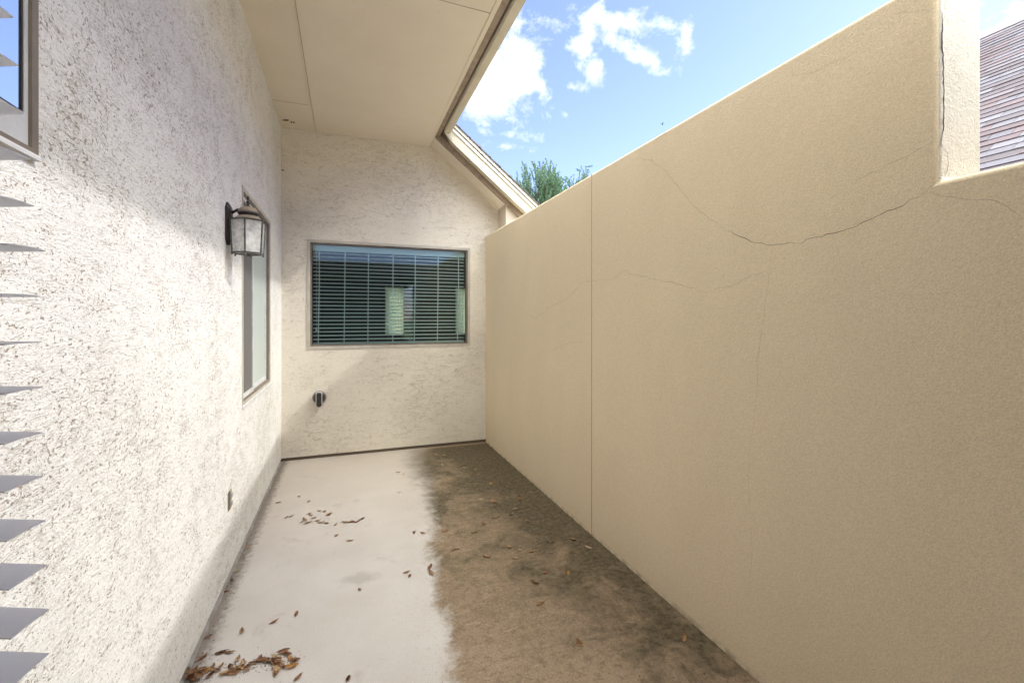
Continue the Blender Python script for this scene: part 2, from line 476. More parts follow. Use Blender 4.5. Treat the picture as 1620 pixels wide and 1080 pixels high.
def frame_bm(axis, plane0, plane1, a0, a1, z0, z1, wd, wz=None):
    """rectangular ring; axis = normal axis"""
    wz = wz or wd
    bm = bmesh.new()
    def bb(p0, p1, q0, q1):
        if axis == 'x': box(bm, plane0, plane1, p0, p1, q0, q1)
        else: box(bm, p0, p1, plane0, plane1, q0, q1)
    bb(a0, a0+wd, z0, z1); bb(a1-wd, a1, z0, z1)
    bb(a0+wd, a1-wd, z0, z0+wz); bb(a0+wd, a1-wd, z1-wz, z1)
    return bm
def grid_wall(bm, axis, p0, p1, cuts_a, cuts_z, holes):
    """slab with rectangular holes; axis normal; p0 visible face"""
    def filled(i, j):
        if i < 0 or j < 0 or i >= len(cuts_a)-1 or j >= len(cuts_z)-1: return False
        ca = (cuts_a[i]+cuts_a[i+1])/2; cz = (cuts_z[j]+cuts_z[j+1])/2
        return not any(h[0] < ca < h[1] and h[2] < cz < h[3] for h in holes)
    cache = {}
    def V(i, j, k):
        key = (i, j, k)
        if key not in cache:
            t = p0 if k == 0 else p1
            co = (t, cuts_a[i], cuts_z[j]) if axis == 'x' else (cuts_a[i], t, cuts_z[j])
            cache[key] = bm.verts.new(co)
        return cache[key]
    for i in range(len(cuts_a)-1):
        for j in range(len(cuts_z)-1):
            if not filled(i, j): continue
            bm.faces.new([V(i,j,0),V(i+1,j,0),V(i+1,j+1,0),V(i,j+1,0)])
            bm.faces.new([V(i,j,1),V(i+1,j,1),V(i+1,j+1,1),V(i,j+1,1)])
            if not filled(i-1,j): bm.faces.new([V(i,j,0),V(i,j+1,0),V(i,j+1,1),V(i,j,1)])
            if not filled(i+1,j): bm.faces.new([V(i+1,j,0),V(i+1,j+1,0),V(i+1,j+1,1),V(i+1,j,1)])
            if not filled(i,j-1): bm.faces.new([V(i,j,0),V(i+1,j,0),V(i+1,j,1),V(i,j,1)])
            if not filled(i,j+1): bm.faces.new([V(i,j+1,0),V(i+1,j+1,0),V(i+1,j+1,1),V(i,j+1,1)])
def lathe(bm, prof, c, n=24, rot=None, cap=True):
    """prof: (radius, height); around z through c"""
    rings = []
    for r, h in prof:
        ring = []
        for k in range(n):
            a = 2*math.pi*k/n
            v = Vector((r*math.cos(a), r*math.sin(a), h))
            if rot: v = rot @ v
            ring.append(bm.verts.new(v + Vector(c)))
        rings.append(ring)
    for a, b in zip(rings, rings[1:]):
        for k in range(n): bm.faces.new([a[k], a[(k+1)%n], b[(k+1)%n], b[k]])
    if cap: bm.faces.new(rings[0]); bm.faces.new(rings[-1][::-1])
def tube(bm, pts, r, n=8):
    pts = [Vector(p) for p in pts]; rings = []
    for i, p in enumerate(pts):
        t = (pts[min(i+1, len(pts)-1)] - pts[max(i-1, 0)]).normalized()
        up = Vector((0,0,1)) if abs(t.z) < .9 else Vector((1,0,0))
        a = t.cross(up).normalized(); b2 = t.cross(a)
        rr = r[i] if isinstance(r, (list, tuple)) else r
        rings.append([bm.verts.new(p + a*rr*math.cos(2*math.pi*k/n) + b2*rr*math.sin(2*math.pi*k/n)) for k in range(n)])
    for a, b2 in zip(rings, rings[1:]):
        for k in range(n): bm.faces.new([a[k], a[(k+1)%n], b2[(k+1)%n], b2[k]])
    bm.faces.new(rings[0]); bm.faces.new(rings[-1][::-1])

# ------------------------------------------------------------------ dimensions
XL, XR, YB = -.59, 1.51, 5.0
ZS = 3.30                       # soffit underside
XE = .875                       # soffit outer edge
YR = 4.72                       # plane of the rake board
TP = math.tan(R(38.8))          # roof pitch

# ------------------------------------------------------------------ ground
bm = bmesh.new(); box(bm, -400, 400, -400, 400, -.3, -.06)
tag(obj('ground', bm, 'grass'), kind='structure')
bm = bmesh.new(); box(bm, XL-.12, XR+.03, -.35, YB+.1, -.15, 0)
tag(obj('patio', bm, 'patio'), kind='structure')

# ------------------------------------------------------------------ the house
house = thing('house', 'cream stucco house wrapping the left side and far end of the courtyard', 'house', (XL-1, 2.5, 0))
ZB = .032
W1 = (3.17, 4.27, .87, 2.22)          # sliding window in the side wall
W2 = (.47, 1.182, 1.735, 2.45)        # high window near the camera
W3 = (-.345, 1.316, 1.115, 2.195)     # end window
bm = bmesh.new()
grid_wall(bm, 'x', XL, XL-.16, [-.3, W2[0], W2[1], W1[0], W1[1], YB+.16], [ZB, W1[2], W2[2], W1[3], W2[3], ZS+.1], [W1, W2])
obj('side_wall', bm, 'stucco_side', house)
bm = bmesh.new()
grid_wall(bm, 'y', YB, YB+.16, [XL, W3[0], W3[1], 2.4], [ZB, W3[2], W3[3], 2.40], [W3])
prism(bm, [(XL, 2.401), (2.4, 2.401), (.90+(ZS+.06-2.401)/TP, 2.401), (.90, ZS+.06), (XL, ZS+.06)][0:1] + [(.90+(ZS+.06-2.401)/TP, 2.401), (.90, ZS+.06), (XL, ZS+.06)], 'y', YB, YB+.16)
obj('end_wall', bm, 'stucco_end', house)
# foundation band and weep screed at the foot of the walls
obj('foundation_strip', B(XL-.14, XL-.012, -.3, YB+.02, -.1, ZB+.005), 'screed', house)
obj('foundation_strip', B(XL-.012, XR-.002, YB+.014, YB+.14, -.1, ZB+.005), 'dark_gap', house)
bm = bmesh.new()
# irregular bead of sealant and dirt along the side wall foot
pts0 = []
N = 60
for k in range(N+1):
    y = 1.0 + (YB-1.02)*k/N
    wd = .012 + .010*random.random()
    pts0.append((y, wd, .010 + .012*random.random()))
va = [bm.verts.new((XL-.012, y, h)) for y, wd, h in pts0]
vb = [bm.verts.new((XL-.012+wd*.6, y, h*.7)) for y, wd, h in pts0]
vc = [bm.verts.new((XL-.012+wd, y, .0005)) for y, wd, h in pts0]
for k in range(N):
    bm.faces.new([va[k], va[k+1], vb[k+1], vb[k]]); bm.faces.new([vb[k], vb[k+1], vc[k+1], vc[k]])
obj('sealant_bead', bm, 'screed', house, smooth=True)

# soffit with panel joints
bm = B(XL-.1, XE, -.9, YB, ZS, ZS+.03)
sof = obj('soffit', bm, 'soffit', house)
def sj(p, q, wd, h=.004, m='soffit_joint'):
    p, q = Vector(p), Vector(q)
    d = (q-p).normalized(); n = Vector((-d.y, d.x))
    bm = bmesh.new()
    prism(bm, [tuple(p+n*wd/2), tuple(q+n*wd/2), tuple(q-n*wd/2), tuple(p-n*wd/2)], 'z', ZS-h, ZS-.0005)
    obj('panel_joint', bm, m, sof)
a = on_z(470, 0, ZS); b_ = on_z(496, 200, ZS)
xj = (a.x + b_.x)/2
sj((xj, -.9), (xj, YB-.005), .004, .002)
sj((xj-.014, -.9), (xj-.014, YB-.005), .016, .0035, 'soffit_trim')
c = on_z(465, 163, ZS); sj((XL, c.y), (xj-.024, c.y), .004, .002)
c = on_z(735, 8, ZS); sj((xj+.004, c.y-.02), (XE, c.y+.02), .005, .002)
# eave: shadow batten, fascia board, gutter with its shadow gap painted black
obj('batten', B(XE-.03, XE, -.9, YR, ZS-.004, ZS-.001), 'soffit_trim', house)
obj('fascia', B(XE, XE+.042, -.9, YR, ZS-.005, ZS+.16), 'taupe', house)
gx = XE+.066
gut = [(gx, ZS+.16), (gx, ZS+.012), (gx+.012, ZS), (gx+.070, ZS), (gx+.082, ZS+.03), (gx+.102, ZS+.10), (gx+.108, ZS+.135), (gx+.104, ZS+.135), (gx+.097, ZS+.102), (gx+.077, ZS+.034), (gx+.068, ZS+.005), (gx+.014, ZS+.005), (gx+.004, ZS+.016), (gx+.004, ZS+.16)]
gutter = obj('gutter', PR(gut, 'y', -.9, YR-.16), 'gutter', house)
bm = bmesh.new()
prism(bm, [(XE+.044, ZS+.05), (gx, ZS+.05), (gx, ZS+.15), (XE+.044, ZS+.15)], 'y', -.9, YR-.16)
obj('gutter_gap_shade', bm, 'crack_gap_shade', house)  # black filler painting the shadow in the gap behind the gutter
# gutter end: short mitred piece turning down on to the rake
bm = bmesh.new()
y0, y1 = YR-.158, YR-.004
g0 = [(gx, y0, ZS), (gx+.070, y0, ZS), (gx+.108, y0, ZS+.135), (gx, y0, ZS+.135)]
xr = XE+.01+.15; zb0 = ZS - .15*TP
g1 = [(xr, YR-.056, zb0+.03), (xr, YR-.135, zb0+.03), (xr, YR-.135, zb0+.175), (xr, YR-.056, zb0+.175)]
A = [bm.verts.new(q) for q in g0]; C = [bm.verts.new(q) for q in g1]
bm.faces.new(A); bm.faces.new(C[::-1])
for i in range(4): bm.faces.new([A[i], C[i], C[(i+1)%4], A[(i+1)%4]])
obj('gutter_elbow', bm, 'gutter', gutter)

# rake of the far wing: soffit strip, barge board, trim, drip edge, shingle edge
X0 = XE+.01
def rake(x_off0, dz0, dz1, ya, yb, x_end, name, m, par=house, x_start=None):
    xs = X0 if x_start is None else x_start
    base = lambda x: ZS - (x - X0)*TP
    bm = bmesh.new()
    prism(bm, [(xs, base(xs)+dz0), (x_end, base(x_end)+dz0), (x_end, base(x_end)+dz1), (xs, base(xs)+dz1)], 'y', ya, yb)
    return obj(name, bm, m, par)
XEND = 2.35
rake(0, 0, .03, YR, YB-.001, XEND, 'rake_soffit', 'soffit')
rake(0, -.022, .17, YR-.042, YR-.001, XEND, 'barge_board', 'taupe')
# narrow bed mould where the strip meets the stucco
rake(0, -.018, -.0005, YB-.018, YB-.002, 1.66, 'bed_mould', 'soffit_trim')
rake(0, .03, .145, YR-.135, YR-.056, XEND+.04, 'rake_gutter', 'gutter', x_start=X0+.15)
rake(0, .145, .175, YR-.150, YR-.050, XEND+.04, 'rake_trim', 'white_metal', x_start=X0+.13)
rake(0, .19, .225, YR-.165, YR-.02, XEND+.05, 'drip_edge', 'white_metal', x_start=X0+.06)
rake(0, .176, .189, YR-.12, YR-.04, XEND+.04, 'trim_gap', 'frame_brown', x_start=X0+.13)
# cornice return box at the foot of the rake
zb = ZS - (1.665-X0)*TP
bm = bmesh.new()
prism(bm, [(1.665, 2.15), (XEND, 2.15), (XEND, ZS-(XEND-X0)*TP-.003), (1.665, zb-.003)], 'y', YR+.012, YB-.001)
obj('cornice_box', bm, mat('cornice_paint', painted((.66,.58,.50), (.60,.53,.45), 4), rough=.6), house)

# roof covering, laid in courses of random tabs
def shingles(name, parent, e0, e1, up, length, expo, tabw, thick, pal, seed):
    """e0->e1: eave line, up: unit vector up the slope"""
    rnd = random.Random(seed)
    e0, e1, up = Vector(e0), Vector(e1), Vector(up).normalized()
    d = (e1-e0); W = d.length; d = d/W
    nrm = d.cross(up); 
    if nrm.z < 0: nrm = -nrm
    bm = bmesh.new(); lay = bm.loops.layers.float_color.new('tab')
    rows = int(length/expo)
    for r_ in range(rows):
        t = -rnd.random()*tabw
        while t < W:
            wd = tabw*rnd.uniform(.45, 1.35)
            a, b2 = max(t, 0), min(t+wd-.004, W)
            t += wd
            if b2-a < .01: continue
            th = thick*rnd.choice((.85, 1.0, 1.15))
            s0 = r_*expo - rnd.random()*.004; s1 = (r_+1)*expo + .02
            p = [e0+d*a+up*s0, e0+d*b2+up*s0, e0+d*b2+up*s1, e0+d*a+up*s1]
            top = [bm.verts.new(p[0]+nrm*th*1.6), bm.verts.new(p[1]+nrm*th*1.6), bm.verts.new(p[2]+nrm*th*.25), bm.verts.new(p[3]+nrm*th*.25)]
            bot = [bm.verts.new(q - nrm*.004) for q in p]
            c = rnd.choice(pal); k = rnd.uniform(.93, 1.07)
            fs = [bm.faces.new(top), bm.faces.new([bot[0], bot[1], top[1], top[0]]), bm.faces.new([bot[1], bot[2], top[2], top[1]]), bm.faces.new([bot[3], bot[0], top[0], top[3]])]
            for f in fs:
                for lp in f.loops: lp[lay] = (c[0]*k, c[1]*k, c[2]*k, 1)
    L = WLOC[parent.name]
    bmesh.ops.translate(bm, verts=bm.verts, vec=-L)
    me = bpy.data.meshes.new(name); bm.to_mesh(me); bm.free()
    me.materials.append(M['shingle'])
    o = bpy.data.objects.new(name, me); COL.objects.link(o); o.parent = parent; WLOC[o.name] = L
    return o
up = Vector((-math.cos(R(38.8)), 0, math.sin(R(38.8))))
palD = [(.10,.095,.09), (.14,.12,.11), (.085,.08,.08), (.17,.15,.135)]
# roof decks (solid) under the shingles
def deck(xe, ya, yb, name='roof_deck'):
    ze = ZS - (xe-X0)*TP
    bm = bmesh.new()
    prism(bm, [(xe, ze+.17), (-3.2, ze+.17+(xe+3.2)*TP), (-3.2, ze+.225+(xe+3.2)*TP), (xe, ze+.225)], 'y', ya, yb)
    return obj(name, bm, 'frame_brown', house)
deck(XE+.045, -.9, YR-.019)
deck(XEND+.02, YR-.018, 9.5)
# near wing beside the camera room
zr = lambda x: ZS - (x-X0)*TP
shingles('roof_shingles', house, (XE+.07, -.9, zr(XE+.07)+.226), (XE+.07, YR-.13, zr(XE+.07)+.226), up, 4.6, .14, .22, .006, palD, 5)
shingles('roof_shingles', house, (XEND+.06, YR-.18, zr(XEND+.06)+.226), (XEND+.06, 9.5, zr(XEND+.06)+.226), up, 6.2, .14, .22, .006, palD, 6)

# ---- windows of the house
# end window
win = obj('window', frame_bm('y', YB-.006, YB+.05, W3[0]-.012, W3[1]+.012, W3[2]-.012, W3[3]+.012, .026), 'frame', house)
obj('inner_frame', frame_bm('y', YB+.012, YB+.06, W3[0]+.0145, W3[1]-.0145, W3[2]+.0145, W3[3]-.0145, .016), 'frame_brown', win)
obj('pane', B(W3[0]+.03, W3[1]-.03, YB+.030, YB+.034, W3[2]+.03, W3[3]-.03), 'glass', win)
# sliding window of the side wall
win = obj('window', frame_bm('x', XL+.004, XL-.05, W1[0]-.004, W1[1]+.004, W1[2]-.004, W1[3]+.004, .028), 'frame', house)
obj('shadow_bead', frame_bm('x', XL-.004, XL-.05, W1[0]+.0245, W1[1]-.0245, W1[2]+.0245, W1[3]-.0245, .014), 'frame_brown', win)
ym = on_x(404, 450, XL).y
obj('sash', frame_bm('x', XL-.010, XL-.036, W1[0]+.039, ym, W1[2]+.039, W1[3]-.039, .026), 'frame_white', win)
obj('sash', frame_bm('x', XL-.022, XL-.048, ym-.02, W1[1]-.039, W1[2]+.039, W1[3]-.039, .026), 'frame_white', win)
obj('insect_screen', B(XL-.020, XL-.017, W1[0]+.066, ym-.027, W1[2]+.066, W1[3]-.066), 'screen', win)
obj('pane', B(XL-.036, XL-.032, ym+.007, W1[1]-.066, W1[2]+.066, W1[3]-.066), 'glass_frost', win)
obj('sill', PR([(XL+.012, W1[2]-.012), (XL+.012, W1[2]+.004), (XL-.03, W1[2]+.026), (XL-.03, W1[2]-.012)], 'y', W1[0]-.006, W1[1]+.006), 'frame_white', win)
# high window beside the camera
win = obj('window', frame_bm('x', XL+.010, XL-.05, W2[0]-.01, W2[1]+.008, W2[2]-.004, W2[3]+.008, .020, .016), 'frame_brown', house)
obj('sash', frame_bm('x', XL+.004, XL-.046, W2[0]+.012, W2[1]-.0125, W2[2]+.0135, W2[3]-.010, .0115, .060), 'frame_white', win)
obj('gasket', frame_bm('x', XL+.002, XL-.044, W2[0]+.0236, W2[1]-.0241, W2[2]+.074, W2[3]-.071, .004), 'gasket', win)
obj('pane', PR([(XL-.058, W2[0]+.03), (XL-.0005, W2[1]-.0285), (XL-.0045, W2[1]-.0285), (XL-.062, W2[0]+.03)], 'z', W2[2]+.080, W2[3]-.075), 'glass_sky', win)
obj('sill', PR([(XL+.013, W2[2]-.008), (XL+.013, W2[2]-.002), (XL-.001, W2[2]+.022), (XL-.001, W2[2]-.008)], 'y', W2[0]-.014, W2[1]+.012), 'frame_white', win)

# ---- rooms behind the glass
def room(name, x0, x1, y0, y1, z0, z1, m, holes=None):
    bm = bmesh.new(); t = .08
    box(bm, x0-t, x1+t, y0-t, y1+t, z0-t, z0); box(bm, x0-t, x1+t, y0-t, y1+t, z1, z1+t)
    box(bm, x0-t, x0, y0, y1, z0, z1)
    if name == 'near_room':      # unseen side opening added to light the near slats
        box(bm, x1, x1+t, y0, y1, z0, .9); box(bm, x1, x1+t, y0, y1, 2.2, z1)
        box(bm, x1, x1+t, y0, -2.7, .9, 2.2); box(bm, x1, x1+t, -.35, y1, .9, 2.2)
    else: box(bm, x1, x1+t, y0, y1, z0, z1)
    if not (holes or name == 'far_room'): box(bm, x0, x1, y0-t, y0, z0, z1)
    if name == 'side_room': box(bm, x0, x1, y1, y1+t, z0, z1)
    if holes:
        za, zb_ = holes[0][2], holes[0][3]
        box(bm, x0, x1, y1, y1+t, z0, za); box(bm, x0, x1, y1, y1+t, zb_, z1)
        xs = x0
        for h in holes:
            box(bm, xs, h[0], y1, y1+t, za, zb_); xs = h[1]
        box(bm, xs, x1, y1, y1+t, za, zb_)
    return bm, t
ha = [on_y(611, 456, 8.6), on_y(637, 527, 8.6)]
hb = [on_y(722, 460, 8.6), on_y(738, 527, 8.6)]
HZ = (ha[1].z, ha[0].z)
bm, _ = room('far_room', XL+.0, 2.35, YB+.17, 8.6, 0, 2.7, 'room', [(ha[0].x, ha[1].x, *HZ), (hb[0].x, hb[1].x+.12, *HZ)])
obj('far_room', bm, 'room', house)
cm = bpy.data.materials.new('curtain_sheer'); cm.use_nodes = True
gg = G(cm.node_tree); gg.N.clear()
tr = gg.n('ShaderNodeBsdfTranslucent'); tr.inputs[0].default_value = (.80,.78,.50,1)
df = gg.n('ShaderNodeBsdfDiffuse'); df.inputs[0].default_value = (.7,.68,.45,1)
mx = gg.n('ShaderNodeMixShader'); mx.inputs[0].default_value = .25
gg.L.new(tr.outputs[0], mx.inputs[1]); gg.L.new(df.outputs[0], mx.inputs[2])
gg.L.new(mx.outputs[0], gg.n('ShaderNodeOutputMaterial').inputs[0])
for (xa, xb_) in ((ha[0].x, ha[1].x), (hb[0].x, hb[1].x+.12)):
    bm = bmesh.new(); n = 24
    va = []; vb = []
    for k in range(n+1):
        x = xa-.02 + (xb_-xa+.04)*k/n; y = 8.58 + .008*math.sin(k*1.7)
        va.append(bm.verts.new((x, y, HZ[0]-.03))); vb.append(bm.verts.new((x, y, HZ[1]+.03)))
    for k in range(n): bm.faces.new([va[k], va[k+1], vb[k+1], vb[k]])
    obj('curtain', bm, cm, house)
# side room behind the small windows
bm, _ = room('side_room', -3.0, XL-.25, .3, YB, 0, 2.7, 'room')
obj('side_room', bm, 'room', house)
# camera-side wing: wall with a wide opening, and the room the view is taken from
YN = .225
bm = bmesh.new()
OP = (-.44, 1.42, .30, 2.36)
grid_wall(bm, 'y', YN, YN-.12, [XL, OP[0], OP[1], 2.6], [ZB-.05, OP[2], OP[3], 2.50], [OP])
obj('unseen_near_wall', bm, 'stucco_end', house)  # unseen wing wall, kept low and run out right to shape the light
bm, _ = room('near_room', -2.2, 1.43, -3.2, YN-.125, 0, 2.40, 'room_beige')
obj('near_room', bm, 'room_beige', house)
bm = bmesh.new()
prism(bm, [(-3.19, ZS+.001), (XE, ZS+.001), (XE, ZS+.16), (-3.19, ZS+.16+(XE+3.19)*TP)], 'y', -.904, -.9005)
obj('upper_side_wall', B(XL-.16, XL, -.9, -.302, 2.60, ZS+.09), 'stucco_side', house)
obj('gable_panel', bm, 'tan_render', house)
obj('added_flat_roof', B(-2.3, 2.7, -3.35, YN+.03, 2.505, 2.57), 'white_metal', house)  # roof added out of view, kept low to let sky light in
obj('window_frame', frame_bm('y', YN-.10, YN-.05, OP[0]-.005, OP[1]+.005, OP[2]-.005, OP[3]+.005, .03), 'frame', house)

# ------------------------------------------------------------------ blinds of the end window
bl = thing('venetian_blind', 'white venetian blind hanging behind the glass of the wide end window', 'blind', (.4855, YB+.1, W3[3]))
xa, xb_ = W3[0]+.035, W3[1]-.035
obj('headrail', B(xa, xb_, YB+.075, YB+.13, W3[3]-.085, W3[3]-.028), 'blind', bl)
NSL = 25
ztop, zbot = W3[3]-.105, W3[2]+.045
for k in range(NSL):
    z = ztop + (zbot-ztop)*k/(NSL-1)
    bm = bmesh.new()
    tilt = .0008*math.sin(k*2.3) + .0060
    n = 6
    va = []; vb = []
    for j in range(n+1):
        t = j/n; yy = YB+.078 + .050*t
        zz = z + .0035*math.sin(math.pi*t) + tilt*(t-.5)
        va.append((yy, zz))
    sag = .003*math.sin(k*1.3)
    L1 = [bm.verts.new((xa+.003, y, zz)) for y, zz in va]; R1 = [bm.verts.new((xb_-.003, y, zz+sag)) for y, zz in va]
    L2 = [bm.verts.new((xa+.003, y, zz-.0045)) for y, zz in va]; R2 = [bm.verts.new((xb_-.003, y, zz-.0045+sag)) for y, zz in va]
    for j in range(n):
        bm.faces.new([L1[j], L1[j+1], R1[j+1], R1[j]]); bm.faces.new([L2[j], R2[j], R2[j+1], L2[j+1]])
    bm.faces.new([L1[0], R1[0], R2[0], L2[0]]); bm.faces.new([L1[-1], L2[-1], R2[-1], R1[-1]])
    obj('slat', bm, 'blind', bl)
obj('bottom_rail', B(xa+.003, xb_-.003, YB+.08, YB+.125, zbot-.026, zbot-.012), 'blind', bl)
for px in (505, 546, 583, 622, 657, 693, 725):
    q = on_y(px, 460, YB+.078)
    bm = bmesh.new()
    dx = random.uniform(-.012, .012)
    tube(bm, [(q.x, YB+.074, W3[3]-.05), (q.x+random.uniform(-.004,.004), YB+.072, 1.75), (q.x+dx, YB+.073, zbot-.02)], .0048, 6)
    obj('ladder_cord', bm, 'blind', bl)
bm = bmesh.new(); tube(bm, [(xa+.035, YB+.066, W3[3]-.09), (xa+.037, YB+.066, W3[2]+.20)], .0016, 6)
obj('pull_cord', bm, 'blind', bl)
bm = bmesh.new()
lathe(bm, [(.003,.03),(.007,.02),(.009,0)], (xa+.034, YB+.066, W3[2]+.17), 8)
lathe(bm, [(.003,.03),(.007,.02),(.009,0)], (xa+.054, YB+.066, W3[2]+.155), 8)
obj('cord_tassel', bm, 'blind', bl)

# ------------------------------------------------------------------ blind beside the camera
tips = [(9,-52),(22,27),(29,103),(40,179),(48,251),(54,325),(73,396),(65,468),(67,540),(68,611),(68,683),(68,752),(72,822),(75,892),(78,962),(78,1032),(80,1104)]
nb = thing('venetian_blind', 'pale grey open blind at the left edge, only its slat ends in view', 'blind', (-.3, .27, 2.3))
DN = .222
n_ = ray(75, 504); 
dlong = Vector((-math.cos(R(3.0+YAW)), math.sin(R(3.0+YAW)), 0))      # towards the left in the view
dshort = Vector((math.sin(R(9.0)), math.cos(R(9.0)), 0))
for k, (tx, ty) in enumerate(tips):
    d = ray(tx, ty)
    tip = Vector((0,0,CAMH)) + d*DN
    # slat: tip is its far right corner; it runs left, its width comes towards the room
    bm = bmesh.new(); n = 6; wd = .0210; Ln = .268
    rows = []
    for side in (0, 1):
        row = []
        for j in range(n+1):
            t = j/n
            p = tip - dshort*wd*t + dlong*Ln*side
            p.z += .0003*math.sin(math.pi*t)
            row.append(p)
        rows.append(row)
    top = [[bm.verts.new(p) for p in row] for row in rows]
    bot = [[bm.verts.new(p - Vector((0,0,.0006))) for p in row] for row in rows]
    for j in range(n):
        bm.faces.new([top[0][j], top[0][j+1], top[1][j+1], top[1][j]])
        bm.faces.new([bot[0][j], bot[1][j], bot[1][j+1], bot[0][j+1]])
        bm.faces.new([top[0][j], bot[0][j], bot[0][j+1], top[0][j+1]])
    bm.faces.new([top[0][0], top[1][0], bot[1][0], bot[0][0]])
    bm.faces.new([top[0][n], bot[0][n], bot[1][n], top[1][n]])
    obj('slat', bm, 'blind_near', nb, smooth=False)
q = Vector((0,0,CAMH)) + ray(75, 504)*DN
for s in (.10, .26):
    bm = bmesh.new()
    c0 = q + dlong*s - dshort*.013
    tube(bm, [(c0.x, c0.y, 2.30), (c0.x, c0.y, .78)], .0007, 6)
    obj('ladder_cord', bm, 'blind_near', nb)
obj('headrail', B(-.40, -.15, .235, .265, 2.29, 2.33), 'blind_near', nb)

# ------------------------------------------------------------------ courtyard wall on the right
wall = thing('courtyard_wall', 'tall tan sand-finish stucco wall with long cracks along the right side', 'wall', (XR+.1, 2.5, 0))
ZT = 2.355; ZL = 1.785; YS = .76; TH = .205
bm = bmesh.new()
prism(bm, [(.225, -.1), (YB-.001, -.1), (YB-.001, ZT), (YS, ZT), (YS, ZL), (.225, ZL)], 'x', XR, XR+TH)
body = obj('wall_body', bm, 'sand_stucco', wall)
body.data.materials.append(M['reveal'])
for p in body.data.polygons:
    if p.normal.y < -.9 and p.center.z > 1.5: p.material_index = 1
md = body.modifiers.new('bevel', 'BEVEL'); md.width = .017; md.segments = 5; md.limit_method = 'ANGLE'; md.angle_limit = R(30)
for p in body.data.polygons: p.use_smooth = True
wn = body.modifiers.new('wn', 'WEIGHTED_NORMAL'); wn.keep_sharp = True
# control joint
yj = on_x(936, 500, XR).y
bm = B(XR-.0006, XR+.004, yj-.0028, yj+.0028, .0, ZT-.004)
obj('control_joint', bm, 'joint', wall)
bm = B(XR-.0016, XR+.004, yj+.003, yj+.0062, .0, ZT-.004)
obj('joint_lip', bm, 'sand_stucco', wall)
def crack(pts, wd, m, plane='x', jit=.006, seg=.02):
    P = [(on_x(a, b, XR) if plane == 'x' else on_y(a, b, YS)) for a, b in pts]
    out = []
    for a, b in zip(P, P[1:]):
        n = max(2, int((b-a).length/seg))
        for k in range(n):
            q = a.lerp(b, k/n)
            j = jit if k else jit*.3
            if plane == 'x': q.y += random.uniform(-j, j)*.6; q.z += random.uniform(-j, j)
            else: q.x += random.uniform(-j, j); q.z += random.uniform(-j, j)*.4
            out.append(q)
    out.append(P[-1])
    bm = bmesh.new(); A = []; C = []
    n = len(out)
    for i, q in enumerate(out):
        t = (out[min(i+1, n-1)] - out[max(i-1, 0)]).normalized()
        nn_ = Vector((1,0,0)).cross(t) if plane == 'x' else Vector((0,1,0)).cross(t)
        e = min(1, .25 + 4*min(i, n-1-i)/n)
        ww = wd*e*random.uniform(.55, 1.25)/2
        off = Vector((-.0008,0,0)) if plane == 'x' else Vector((0,-.0008,0))
        A.append(bm.verts.new(q+nn_*ww+off)); C.append(bm.verts.new(q-nn_*ww+off))
    for i in range(n-1): bm.faces.new([A[i], A[i+1], C[i+1], C[i]])
    return obj('crack', bm, m, wall)
crack([(1004,251),(1028,253),(1050,268),(1075,298),(1100,328),(1124,348),(1150,365)], 0.0018, 'crack_faint')
crack([(1150,365),(1190,383),(1222,388),(1260,385)], 0.0021, 'crack')
crack([(1260,385),(1300,375),(1340,362),(1380,345),(1415,332),(1440,316),(1467,303)], 0.0019, 'crack')
crack([(1467,303),(1490,310),(1515,313),(1560,315),(1590,325),(1619,345)], 0.0013, 'crack_faint')
crack([(1484,218),(1462,233),(1440,245),(1412,256),(1390,270),(1365,281),(1345,292)], 0.0011, 'crack_faint')
crack([(830,497),(848,503),(868,487),(882,480),(900,470),(920,448),(936,443),(960,443)], 0.0019, 'crack_faint')
crack([(960,443),(974,438),(987,427),(1000,434),(1015,437),(1040,443),(1060,445),(1082,452),(1110,460),(1122,462)], 0.0019, 'crack_faint')
crack([(1122,462),(1150,453),(1170,447),(1190,434),(1215,430)], 0.0014, 'crack_faint')
crack([(1222,388),(1218,430),(1212,470),(1210,500),(1203,540),(1198,570),(1198,620),(1193,660),(1188,700)], 0.0010, 'crack_faint', seg=.04)
crack([(1188,700),(1184,760),(1190,830),(1188,900),(1178,965)], 0.0008, 'crack_faint', seg=.04)
crack([(1035,224),(1046,214),(1060,206)], 0.0023, 'crack_faint')
crack([(1255,118),(1275,118),(1300,108),(1330,95),(1352,84)], 0.0009, 'crack_faint')
crack([(1400,28),(1430,20),(1460,16),(1478,14)], 0.0008, 'crack_faint')
crack([(870,555),(885,549),(902,541),(925,540)], 0.0016, 'crack_faint')
crack([(1490,285),(1480,292),(1467,303)], 0.0009, 'crack_faint', seg=.01)
crack([(1496,-30),(1495,18),(1492,34),(1491,60)], 0.0009, 'crack', 'y', .002, .008)
crack([(1491,20),(1490,60),(1492,100),(1493,150),(1492,205),(1488,226),(1491,234)], 0.0046, 'crack_gap_shade', 'y', .0022, .010)
crack([(1491,234),(1498,241),(1500,258),(1498,272),(1491,285)], 0.0014, 'crack', 'y', .001, .008)

# ------------------------------------------------------------------ wall lantern
LY, LX = 2.80, -.492
ln = thing('wall_lantern', 'dusty bronze carriage lantern with seeded glass fixed to the left wall', 'lantern', (XL, LY, 1.9))
cz = CAMH
z0, z1 = cz+.352, cz+.527
